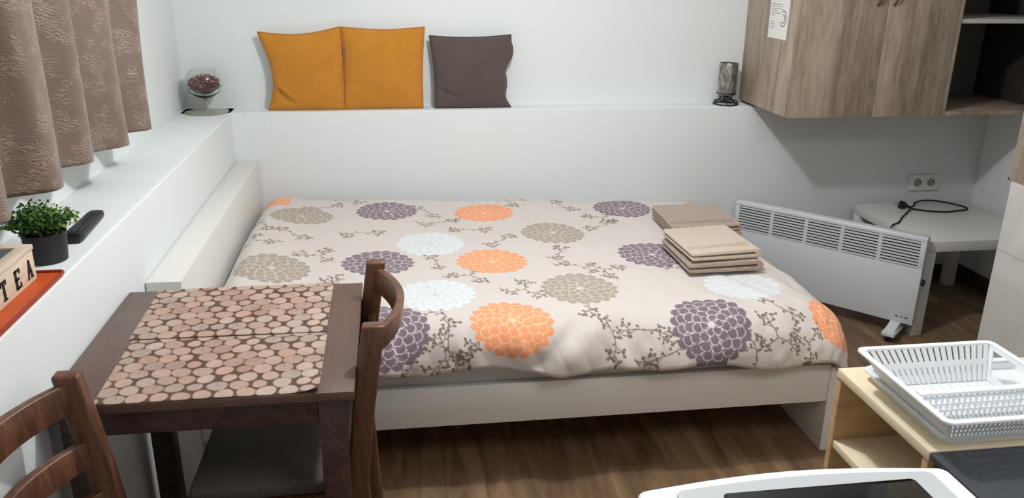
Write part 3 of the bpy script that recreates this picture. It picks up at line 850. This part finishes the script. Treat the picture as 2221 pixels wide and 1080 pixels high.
def letter(ch, yc, zc, h):
    # strokes in (a: to the right as read from the room, b: up); the reader looks along -x, right is +y
    w = h*.62; t = h*.2; sf = h*.12; B_ = []
    mb = MB()
    def bar(a0, b0, a1, b1): mb.box((.0003, yc+a0, zc+b0), (.0016, yc+a1, zc+b1))
    def poly(p): mb.prism([(yc+a, zc+c) for a, c in p], .0003, .0016, 'x')
    if ch == 'T':
        bar(-w/2, h/2-t*.55, w/2, h/2); bar(-t/2, -h/2, t/2, h/2-t*.5); bar(-t, -h/2, t, -h/2+sf*.6); bar(-w/2, h/2-t*1.3, -w/2+sf*.7, h/2); bar(w/2-sf*.7, h/2-t*1.3, w/2, h/2)
    if ch == 'E':
        bar(-w/2+.001, -h/2, -w/2+.001+t, h/2); bar(-w/2, h/2-sf, w/2, h/2); bar(-w/2, -sf/2, w*.25, sf/2); bar(-w/2, -h/2, w/2, -h/2+sf)
        bar(w/2-sf*.8, h/2-t*1.3, w/2, h/2); bar(w/2-sf*.8, -h/2, w/2, -h/2+t*1.3)
    if ch == 'A':
        poly([(-w/2, -h/2), (-w/2+sf, -h/2), (sf*.45, h/2), (-sf*.45, h/2)]); poly([(w/2-t*1.1, -h/2), (w/2, -h/2), (sf*.5, h/2), (-sf*.8, h/2)])
        bar(-w*.28, -h*.18, w*.28, -h*.18+sf*.8); bar(-w/2-sf*.4, -h/2, -w/2+sf*1.3, -h/2+sf*.5); bar(w/2-t*1.3, -h/2, w/2+sf*.3, -h/2+sf*.5)
    mb.build('letter', m_letter, T)
letter('T', -.150, .031, .040); letter('E', -.087, .031, .040); letter('A', -.030, .031, .040)

# ------------------------------------------------------------------ wall cabinets
CX0, CX1, CYF, CZ0, CZ1 = 2.417, 3.149, -.404, .950, 1.75
CB = (2.78, LG, CZ0)
T = thing('wall_cabinet', 'grey-oak wall cabinet with two doors above the convector heater', 'cabinet', CB)
cb = MB()
cb.box((CX0, -.384, CZ0), (CX0+.018, LG-.001, CZ1)); cb.box((CX1-.018, -.384, CZ0), (CX1, LG-.001, CZ1))
cb.box((CX0+.0185, -.384, CZ0), (CX1-.0185, LG-.001, CZ0+.018)); cb.box((CX0+.0185, -.384, CZ1-.018), (CX1-.0185, LG-.001, CZ1))
lo(cb, CB).build('carcass', m_oak, T, .001)
XM = 2.812
for (a, c, hxp) in ((CX0+.001, XM-.0012, XM-.038), (XM+.0012, CX1-.001, XM+.036)):
    d = lo(MB().box((a, CYF, CZ0+.001), (c, -.3855, CZ1-.001)), CB).build('door', m_oak, T, .0012)
    pts = []
    for k in range(13):
        q = k/12; pts.append((hxp-.020*(1-q)**2+.006-CB[0], CYF-.004-.024*math.sin(PI*q)-CB[1], 1.425+.13*q-CB[2]))
    MB().tube(pts, .0055, 8, ry=.004).build('handle', m_handle, d, smooth=True)
# open shelf unit
SX1 = XR-.002; SB = (3.41, LG, CZ0)
T = thing('open_wall_shelf', 'open-fronted oak wall unit with one shelf, right of the doored cabinet', 'cabinet', SB)
cb = MB()
cb.box((CX1+.0005, -.402, CZ0), (CX1+.0185, LG-.008, CZ1)); 
cb.box((CX1+.019, -.402, CZ0), (SX1-.0185, LG-.008, CZ0+.018)); cb.box((CX1+.019, -.402, CZ1-.018), (SX1-.0185, LG-.008, CZ1))
lo(cb, SB).build('carcass', m_oak, T, .001)
lo(MB().box((SX1-.018, -.402, CZ0), (SX1, LG-.008, CZ1)), SB).build('shaded_side_panel', mat('panel_shade_tone', (60, 54, 47), .6), T, .001)  # right side coloured dark to stand in for shade inside the unit
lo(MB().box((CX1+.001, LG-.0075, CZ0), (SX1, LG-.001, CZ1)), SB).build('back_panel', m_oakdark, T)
lo(MB().box((CX1+.019, -.395, 1.352), (SX1-.0185, LG-.008, 1.370)), SB).build('shelf', mat('pale_shelf', (200, 196, 186), .5), T, .001)
# kitchen cabinet at the right edge, hung on the tiles
KB = (2.82, -1.8, .924)
T = thing('kitchen_wall_cabinet', 'grey-brown cabinet hung on the tiled wall at the right edge', 'cabinet', KB)
lo(MB().box((2.722, -2.25, .924), (2.950, -1.40, 1.75)), KB).build('carcass', m_oak, T, .001)
lo(MB().box((2.703, -2.248, .926), (2.7215, -1.416, 1.748)), KB).build('door', m_oak, T, .0015)
lo(MB().box((2.712, -1.4165, .9225), (2.7216, -1.400, .932)), KB).build('edge_clip', m_black, T)

# notice on the side of the cabinet
NB = (CX0-.0008, -.213, 1.273)
T = thing('paper_notice', 'white printed sheet with a round stamp taped to the cabinet side', 'notice', NB)
MB().box((-.0005, -.093, 0), (.0003, .093, .26)).build('sheet', m_paper, T)
tx = MB(); rr = random.Random(2)
for k in range(22):
    zc = .240-.0095*k
    if k in (4, 9, 16, 17): continue
    w = rr.uniform(.05, .15) if k < 15 else rr.uniform(.02, .05)
    tx.box((-.0009, .080-w, zc), (-.00052, .080, zc+.0028))
tx.build('printed_lines', m_ink, T)
sm = MB()
for a0, a1, r in ((40, 330, .030), (60, 300, .016)):
    pts = [(-.0010, -.045+r*math.cos(math.radians(a)), .088+r*1.1*math.sin(math.radians(a))) for a in np.linspace(a0+10, a1, 26)]
    sm.tube(pts, .0016, 5)
sm.build('round_stamp', m_stamp, T)
tag(bpy.data.objects['round_stamp'], 'dark round stamp mark')

# ------------------------------------------------------------------ double socket
OB = (3.41, 0, .532)
T = thing('double_socket', 'white double wall socket on the back wall above the side table', 'socket', OB)
MB().prism(rrect(-.083, -.042, .083, .042, .008), -.010, -.0005, 'y').build('faceplate', m_socket, T, .002)
for x in (-.038, .038):
    c = MB().lathe([(.021, 0), (.021, -.003), (.019, -.003), (.018, .004), (.001, .004)], 28, (0, 0, 0))
    c.v = [(x+a, -.0115-z_, b_) for a, b_, z_ in [(v[0], v[1], v[2]) for v in c.v]]
    s_ = c.build('socket_well', mat('socket_grey', (150, 150, 146), .5), T, smooth=True)
    h = MB()
    for sg in (-1, 1):
        h.box((x+sg*.0085-.0035, -.0165, sg*.006-.0035), (x+sg*.0085+.0035, -.0150, sg*.006+.0035))
    h.build('pin_holes', m_slot, s_)

# ------------------------------------------------------------------ side table (white, thick top)
SBs = (3.30, -.38, 0)
T = thing('side_table', 'low white square side table in the back right corner', 'side table', SBs)
lo(MB().box((3.0, -.68, .402), (3.6, -.08, .45)), SBs).build('tabletop', m_white, T, .002)
for x in (3.0, 3.55):
    for y in (-.68, -.13):
        lo(MB().box((x, y, 0), (x+.05, y+.05, .4015)), SBs).build('leg', m_white, T, .0015)
# power cable with plug
T = thing('power_cable', 'black power cable with plug coiled on the white side table', 'cable', (3.2, -.2, .45))
base = Vector((3.2, -.2, .45))
loop = [(3.217, -.195), (3.245, -.175), (3.275, -.150), (3.300, -.115), (3.345, -.085), (3.405, -.075), (3.46, -.105), (3.50, -.165), (3.512, -.215), (3.490, -.25), (3.43, -.262), (3.37, -.275), (3.31, -.262), (3.26, -.235), (3.215, -.215)]
pts = [Vector((x, y, .4555+(.004 if k in (0, 14) else 0)))-base for k, (x, y) in enumerate(loop)]
tail = [Vector(p)-base for p in ((3.208, -.222, .461), (3.160, -.27, .456), (3.09, -.34, .4555), (3.03, -.41, .4555), (2.985, -.435, .452), (2.962, -.452, .43), (2.92, -.455, .33))]
def smooth_path(P, sub=6):
    out = []
    n = len(P)
    for i in range(n-1):
        p0, p1, p2, p3 = P[max(i-1, 0)], P[i], P[i+1], P[min(i+2, n-1)]
        for k in range(sub):
            t = k/sub; out.append(.5*((2*p1)+(-p0+p2)*t+(2*p0-5*p1+4*p2-p3)*t*t+(-p0+3*p1-3*p2+p3)*t**3))
    out.append(P[-1]); return out
MB().tube(smooth_path(pts), .0042, 8).build('cord', m_softblack, T, smooth=True)
MB().tube(smooth_path(tail), .0038, 8).build('cord', m_softblack, T, smooth=True)
plug = MB().lathe([(.012, 0), (.019, .004), (.020, .020), (.017, .030), (.008, .040), (.0045, .052)], 20)
R_ = Matrix.Translation(Vector((3.172, -.176, .472))-base) @ Matrix.Rotation(math.radians(100), 4, 'Y') @ Matrix.Rotation(.4, 4, 'X')
plug.v = [tuple(R_ @ Vector(v)) for v in plug.v]
pg = plug.build('plug', m_black, T, smooth=True)
pn = MB()
for s_ in (-.009, .009): pn.tube([(0, s_, -.017), (0, s_, .001)], .0024, 8)
pn.v = [tuple(R_ @ Vector(v)) for v in pn.v]; pn.build('plug_pin', m_silver, pg, smooth=True)

# ------------------------------------------------------------------ convector heater standing askew
HA = Vector((2.375, -.062, 0)); HBp = Vector((2.965, -.722, 0))
dirh = (HBp-HA); HL = dirh.length; ang = math.atan2(dirh.y, dirh.x)
T = thing('convector_heater', 'white convector heater with slotted top standing askew beside the bed', 'heater', tuple(HA), ang)
# local: x along the panel, front face towards -y, z up
z0h, z1h, th = .072, .484, .050
gz0, gz1, gx0, gx1 = .338, .462, .022, HL-.022
bd = MB()
bd.box((0, 0, z0h), (HL, .006, gz0)); bd.box((0, 0, gz1), (HL, .006, z1h-.012)); bd.box((0, 0, gz0), (gx0, .006, gz1)); bd.box((gx1, 0, gz0), (HL, .006, gz1))
bd.box((0, .0062, z0h), (.008, th, z1h-.012)); bd.box((HL-.008, .0062, z0h), (HL, th, z1h-.012)); bd.box((.0085, th-.004, z0h+.02), (HL-.0085, th, z1h-.02))
bd.build('casing', m_heater, T, .0012)
MB().prism([(0, z1h-.0118), (th, z1h-.0118), (th-.004, z1h-.002), (.016, z1h), (.004, z1h-.004)], 0, HL, 'x').build('top_cap', m_heater, T, .001)
MB().box((gx0-.004, .012, gz0-.004), (gx1+.004, .014, gz1+.004)).build('grille_backing', m_slot, T)
gr = MB(); n = 5; cw = (gx1-gx0)/n
for k in range(1, n):
    x = gx0+cw*k; gr.box((x-.008, .001, gz0), (x+.008, .005, gz1))
for k in range(9):
    z = gz0+(gz1-gz0)*(k+.5)/9
    if k < 9: gr.box((gx0, .0012, z-.0040), (gx1, .0048, z+.0040))
gr.build('grille', m_heater, T)
for x in (.07, HL-.09):
    ft = MB().prism([(x-.008, -.095), (x+.048, -.095), (x+.048, .088), (x-.008, .088)], .030, .048)
    fo = ft.build('foot', m_heater, T, .003)
    br = MB().prism([(-.090, .048), (.0, .072), (th, .072), (.082, .048)], x-.002, x+.042, 'x'); br.build('foot_bracket', m_heater, fo, .002)
    for y in (-.070, .070):
        w_ = MB().lathe([(.001, -.012), (.015, -.011), (.0155, 0), (.015, .011), (.001, .012)], 20)
        w_.v = [(x+.02+v[2], y+v[0], .0158+v[1]) for v in w_.v]
        w_.build('castor', m_softblack, fo, smooth=True)
mk = MB()
for dx, w_ in ((-.075, .012), (-.052, .006), (-.036, .014)):
    mk.box((HL+dx, -.0008, .098), (HL+dx+w_, -.0002, .104))
mk.build('printed_mark', m_slot, T)
kn = MB().lathe([(.014, 0), (.014, .010), (.012, .013), (.001, .013)], 20)
kn.v = [(HL+v[2], .032+v[0], .27+v[1]) for v in kn.v]
kn.build('thermostat_knob', m_black, T, smooth=True)

# ------------------------------------------------------------------ birch shelf unit with the dish rack
UX0, UX1, UY1, UY0, UZ = 1.661, 2.26, -2.276, -2.604, .75
UB = ((UX0+UX1)/2, (UY0+UY1)/2, 0)
T = thing('birch_shelf_unit', 'pale birch open unit carrying the white dish rack, near the foot of the bed', 'shelf unit', UB)
lo(MB().box((UX0, UY0, UZ-.020), (UX1, UY1, UZ)), UB).build('top_board', m_birch, T, .0012)
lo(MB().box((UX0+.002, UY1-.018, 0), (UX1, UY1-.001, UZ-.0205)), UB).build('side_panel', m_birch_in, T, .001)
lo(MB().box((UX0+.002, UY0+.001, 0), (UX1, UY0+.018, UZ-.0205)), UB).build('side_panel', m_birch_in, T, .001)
lo(MB().box((UX0+.004, UY0+.0185, .562), (UX1-.012, UY1-.0185, .580)), UB).build('shelf', m_birch, T, .001)
lo(MB().box((UX0+.004, UY0+.0185, .06), (UX1-.012, UY1-.0185, .078)), UB).build('shelf', m_birch, T, .001)
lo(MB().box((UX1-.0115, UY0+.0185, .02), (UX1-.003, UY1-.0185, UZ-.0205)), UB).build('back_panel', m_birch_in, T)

# dish rack: drip tray + basket
RB = (1.84, -2.46, UZ)
tr = thing('drip_tray', 'white plastic drip tray lying on the birch unit under the dish rack', 'tray', RB)
tx0, tx1, ty0, ty1 = 1.690, 2.06, -2.598, -2.312
def open_tray(outer, inner_in, z0, z1, rimw, base_mb):
    pass
t = MB(); t.prism(rrect(tx0+.012, ty0+.012, tx1-.012, ty1-.012, .02), UZ+.0005, UZ+.004)
lo(t, RB).build('tray_floor', m_plastic, tr, .001)
def wall_ring(x0, y0, x1, y1, X0, Y0, X1, Y1, z0, z1, t_, r0=.02, r1=.025):
    """closed band from the lower rectangle (x..) to the upper (X..) with thickness t_"""
    a = rrect(x0, y0, x1, y1, r0); b_ = rrect(X0, Y0, X1, Y1, r1); c = rrect(X0+t_, Y0+t_, X1-t_, Y1-t_, r1-t_*.5); d = rrect(x0+t_, y0+t_, x1-t_, y1-t_, r0-t_*.5)
    n = len(a); vs = [(x, y, z0) for x, y in a]+[(x, y, z1) for x, y in b_]+[(x, y, z1) for x, y in c]+[(x, y, z0) for x, y in d]
    fs = []
    for L0, L1 in ((0, 1), (1, 2), (2, 3), (3, 0)):
        for i in range(n): fs.append((L0*n+i, L0*n+(i+1) % n, L1*n+(i+1) % n, L1*n+i))
    return vs, fs
lo(MB().add(*wall_ring(tx0+.012, ty0+.012, tx1-.012, ty1-.012, tx0+.006, ty0+.006, tx1-.006, ty1-.006, UZ+.0042, UZ+.020, .003)), RB).build('tray_wall', m_plastic, tr)
lo(MB().add(*wall_ring(tx0, ty0, tx1, ty1, tx0, ty0, tx1, ty1, UZ+.018, UZ+.023, .014)), RB).build('tray_rim', m_plastic, tr, .0015)
# basket
DB = (1.82, -2.48, UZ)
dr = thing('dish_rack', 'white plastic dish rack with slotted far wall and woven cutlery section', 'dish rack', DB)
RZ1 = UZ+.082; RZ0 = UZ+.012
X0_, X1_, Y0_, Y1_ = 1.652, 1.965, -2.643, -2.338
x0_, x1_, y0_, y1_ = 1.705, 1.935, -2.585, -2.385
lo(MB().add(*wall_ring(X0_, Y0_, X1_, Y1_, X0_, Y0_, X1_, Y1_, RZ1-.006, RZ1, .013, .018, .018)), DB).build('rim', m_plastic, dr, .0015)
def lerp(a, b_, t): return a+(b_-a)*t
# sloping walls of the basket as ribs (far wall, slotted), solid left and right bands
def quad_panel(p00, p10, p11, p01, t_=.003):
    P = [Vector(p) for p in (p00, p10, p11, p01)]; n_ = (P[1]-P[0]).cross(P[3]-P[0]).normalized()*t_
    vs = P+[p+n_ for p in P]; return vs, [(0, 1, 2, 3), (7, 6, 5, 4), (0, 4, 5, 1), (1, 5, 6, 2), (2, 6, 7, 3), (3, 7, 4, 0)]
far = MB(); N_ = 20
i0 = .008
Yt, Yb_ = Y1_-.012, y1_
for k in range(N_):
    a0 = (k+.05)/N_; a1 = (k+.74)/N_
    far.add(*quad_panel((lerp(x0_, x1_, a0), Yb_, RZ0), (lerp(x0_, x1_, a1), Yb_, RZ0), (lerp(X0_+.012, X1_-.012, a1), Yt, RZ1-.005), (lerp(X0_+.012, X1_-.012, a0), Yt, RZ1-.005)))
m0 = .42; m1 = .58
far.add(*quad_panel((x0_, lerp(Yb_, Yt, m0)+.0006, lerp(RZ0, RZ1, m0)), (x1_, lerp(Yb_, Yt, m0)+.0006, lerp(RZ0, RZ1, m0)), (lerp(x1_, X1_-.01, m1), lerp(Yb_, Yt, m1), lerp(RZ0, RZ1, m1)), (lerp(x0_, X0_+.01, m1), lerp(Yb_, Yt, m1), lerp(RZ0, RZ1, m1))))
lo(far, DB).build('far_wall_ribs', m_plastic, dr)
lf_ = MB(); 
lf_.add(*quad_panel((x0_, y1_, RZ0), (x0_, y0_, RZ0), (X0_+.011, Y0_+.011, RZ1-.005), (X0_+.011, Y1_-.011, RZ1-.005), -.003))
lo(lf_, DB).build('side_wall', m_plastic, dr)
rt = MB()
# right wall: frame with an open window
def wp(s, t): # s along y from far to near, t up
    return (lerp(x1_, X1_-.011, t), lerp(lerp(y1_, y0_, s), lerp(Y1_-.011, Y0_+.011, s), t), lerp(RZ0, RZ1-.005, t))
for s0, s1, t0, t1 in ((0, 1, 0, .2), (0, .06, .2, .9), (.55, .62, .2, .9), (.94, 1, .2, .9), (0, 1, .9, 1)):
    rt.add(*quad_panel(wp(s0, t0), wp(s1, t0), wp(s1, t1), wp(s0, t1)))
lo(rt, DB).build('side_wall', m_plastic, dr)
nw = MB()
for k in range(30):
    a0 = (k+.1)/30; a1 = (k+.75)/30
    nw.add(*quad_panel((lerp(x0_, x1_, a0), y0_, RZ0), (lerp(x0_, x1_, a1), y0_, RZ0), (lerp(X0_+.012, X1_-.012, a1), Y0_+.012, RZ1-.005), (lerp(X0_+.012, X1_-.012, a0), Y0_+.012, RZ1-.005)))
for t in (.15, .38, .6, .82):
    nw.add(*quad_panel((lerp(x0_, X0_+.01, t), lerp(y0_, Y0_+.011, t)+.001, lerp(RZ0, RZ1, t)-.003), (lerp(x1_, X1_-.01, t), lerp(y0_, Y0_+.011, t)+.001, lerp(RZ0, RZ1, t)-.003), (lerp(x1_, X1_-.01, t), lerp(y0_, Y0_+.011, t+.08)+.001, lerp(RZ0, RZ1, t)+.003), (lerp(x0_, X0_+.01, t), lerp(y0_, Y0_+.011, t+.08)+.001, lerp(RZ0, RZ1, t)+.003)))
lo(nw, DB).build('near_wall_weave', m_plastic, dr)
fl_ = MB().box((x0_-.002, y0_-.002, RZ0-.003), (x1_+.002, y1_+.002, RZ0))
for k in range(11):
    x = lerp(x0_+.012, x1_-.012, k/10); fl_.box((x-.0015, lerp(y0_, y1_, .5), RZ0), (x+.0015, y1_-.006, RZ0+.003))
lo(fl_, DB).build('basket_floor', m_plastic, dr, .0005)
cut = MB(); cy_ = lerp(y0_, y1_, .38)
# cutlery section: low lattice wall and lattice floor
ctop = RZ0+.052
for k in range(22):
    a = lerp(x0_-.012, x1_+.012, k/21)
    cut.box((a-.0022, cy_-.0015, RZ0), (a+.0022, cy_+.0015, ctop))
for z_ in (RZ0+.012, RZ0+.026, RZ0+.040, ctop-.003): cut.box((x0_-.014, cy_-.002, z_-.0025), (x1_+.014, cy_+.002, z_+.0025))
for k in range(24):
    for j in range(5):
        xx = lerp(x0_+.004, x1_-.006, k/23); yy = lerp(y0_+.006, cy_-.01, j/4); xx += .004*(j % 2)
        cut.box((xx-.0025, yy-.004, RZ0+.0002), (xx+.0025, yy+.004, RZ0+.006))
cut.box((x0_-.018, cy_-.009, ctop), (x1_+.02, cy_+.006, ctop+.004))
lo(cut, DB).build('cutlery_section', m_plastic, dr)

# ------------------------------------------------------------------ dark topped cabinet next to the unit
GB = (2.0, -2.9, 0)
T = thing('dark_kitchen_appliance', 'dark grey square-edged appliance in the lower right corner beside the birch unit', 'appliance', GB)
lo(MB().box((1.672, -3.15, .002), (2.26, -2.608, .735)), GB).build('body', m_slate, T, .003)
lo(MB().box((1.660, -3.155, .7355), (2.262, -2.606, .750)), GB).build('top_plate', m_slate, T, .003)

# ------------------------------------------------------------------ white appliance with black glass at the bottom edge
AB = (1.27, -3.03, 0)
T = thing('white_base_cabinet', 'plain white low cabinet below the glass-topped cooker at the bottom edge', 'cabinet', AB)
lo(MB().box((1.06, -3.22, 0), (1.48, -2.86, .760)), AB).build('cabinet_body', m_white, T, .003)
AB = (1.27, -3.03, .762)
T = thing('glass_topped_appliance', 'white rounded appliance with black glass panel at the bottom edge of the photo', 'appliance', AB)
def bowed(x0, x1, y0, y1, bow, r):
    pts = []
    # near edge straight, far edge bowed outwards
    pts += [(x0+r, y0), (x1-r, y0)]
    for k in range(1, 5): a = math.radians(-90+90*k/5); pts.append((x1-r+r*math.cos(a), y0+r+r*math.sin(a)))
    pts += [(x1, y0+r), (x1, y1-r)]
    for k in range(1, 5): a = math.radians(90*k/5); pts.append((x1-r+r*math.cos(a), y1-r+r*math.sin(a)))
    n = 14
    for k in range(n+1):
        s = k/n; x = x1-r+(x0-x1+2*r)*s; pts.append((x, y1+bow*math.sin(PI*s)))
    for k in range(1, 5): a = math.radians(90+90*k/5); pts.append((x0+r+r*math.cos(a), y1-r+r*math.sin(a)))
    pts += [(x0, y1-r), (x0, y0+r)]
    for k in range(1, 5): a = math.radians(180+90*k/5); pts.append((x0+r+r*math.cos(a), y0+r+r*math.sin(a)))
    return pts
lo(MB().prism(bowed(1.034, 1.512, -3.24, -2.823, .020, .018), .763, .880), AB).build('casing', m_plastic, T, .006, 3)
lo(MB().prism(bowed(1.088, 1.478, -3.2, -2.838, .012, .012), .8802, .8850), AB).build('raised_frame', mat('frame_white', (192, 196, 198), .3), T, .0015, 2)
lo(MB().prism(rrect(1.150, -3.18, 1.440, -2.856, .008), .8852, .8875), AB).build('glass_panel', m_blackglass, T, .0008)

# ------------------------------------------------------------------ light: ceiling lamp over the middle of the room, plus an added fill
def area(name, loc, size, power, col, rot=(0, 0, 0)):
    d = bpy.data.lights.new(name, 'AREA'); d.shape = 'DISK'; d.size = size; d.energy = power; d.color = col
    o = bpy.data.objects.new(name, d); COL.objects.link(o); o.location = loc; o.rotation_euler = rot; return o
lp = bpy.data.lights.new('ceiling_bulb', 'POINT'); lp.energy = 59; lp.shadow_soft_size = .05; lp.color = (.985, .975, 1.0)
o = bpy.data.objects.new('ceiling_bulb', lp); COL.objects.link(o); o.location = (1.22, -1.60, 2.25)
area('soft_fill_light', (2.0, -3.5, 2.38), .9, 17, (.99, .98, 1))  # added soft fill to brighten walls and shadows, not a real fitting
T = thing('ceiling_lamp', 'small white ceiling lamp holder over the middle of the room', 'lamp', (1.22, -1.60, ZC))
MB().lathe([(.06, 0), (.06, -.02), (.02, -.03), (.02, -.095), (.001, -.096)], 24).build('lamp_holder', m_white, T, smooth=True)
w = bpy.data.worlds.new('World'); SC.world = w; w.use_nodes = True
w.node_tree.nodes['Background'].inputs['Color'].default_value = (.8, .86, .95, 1); w.node_tree.nodes['Background'].inputs['Strength'].default_value = .3
SC.view_settings.view_transform = 'Standard'; SC.view_settings.look = 'None'; SC.view_settings.gamma = 1; SC.view_settings.exposure = 0
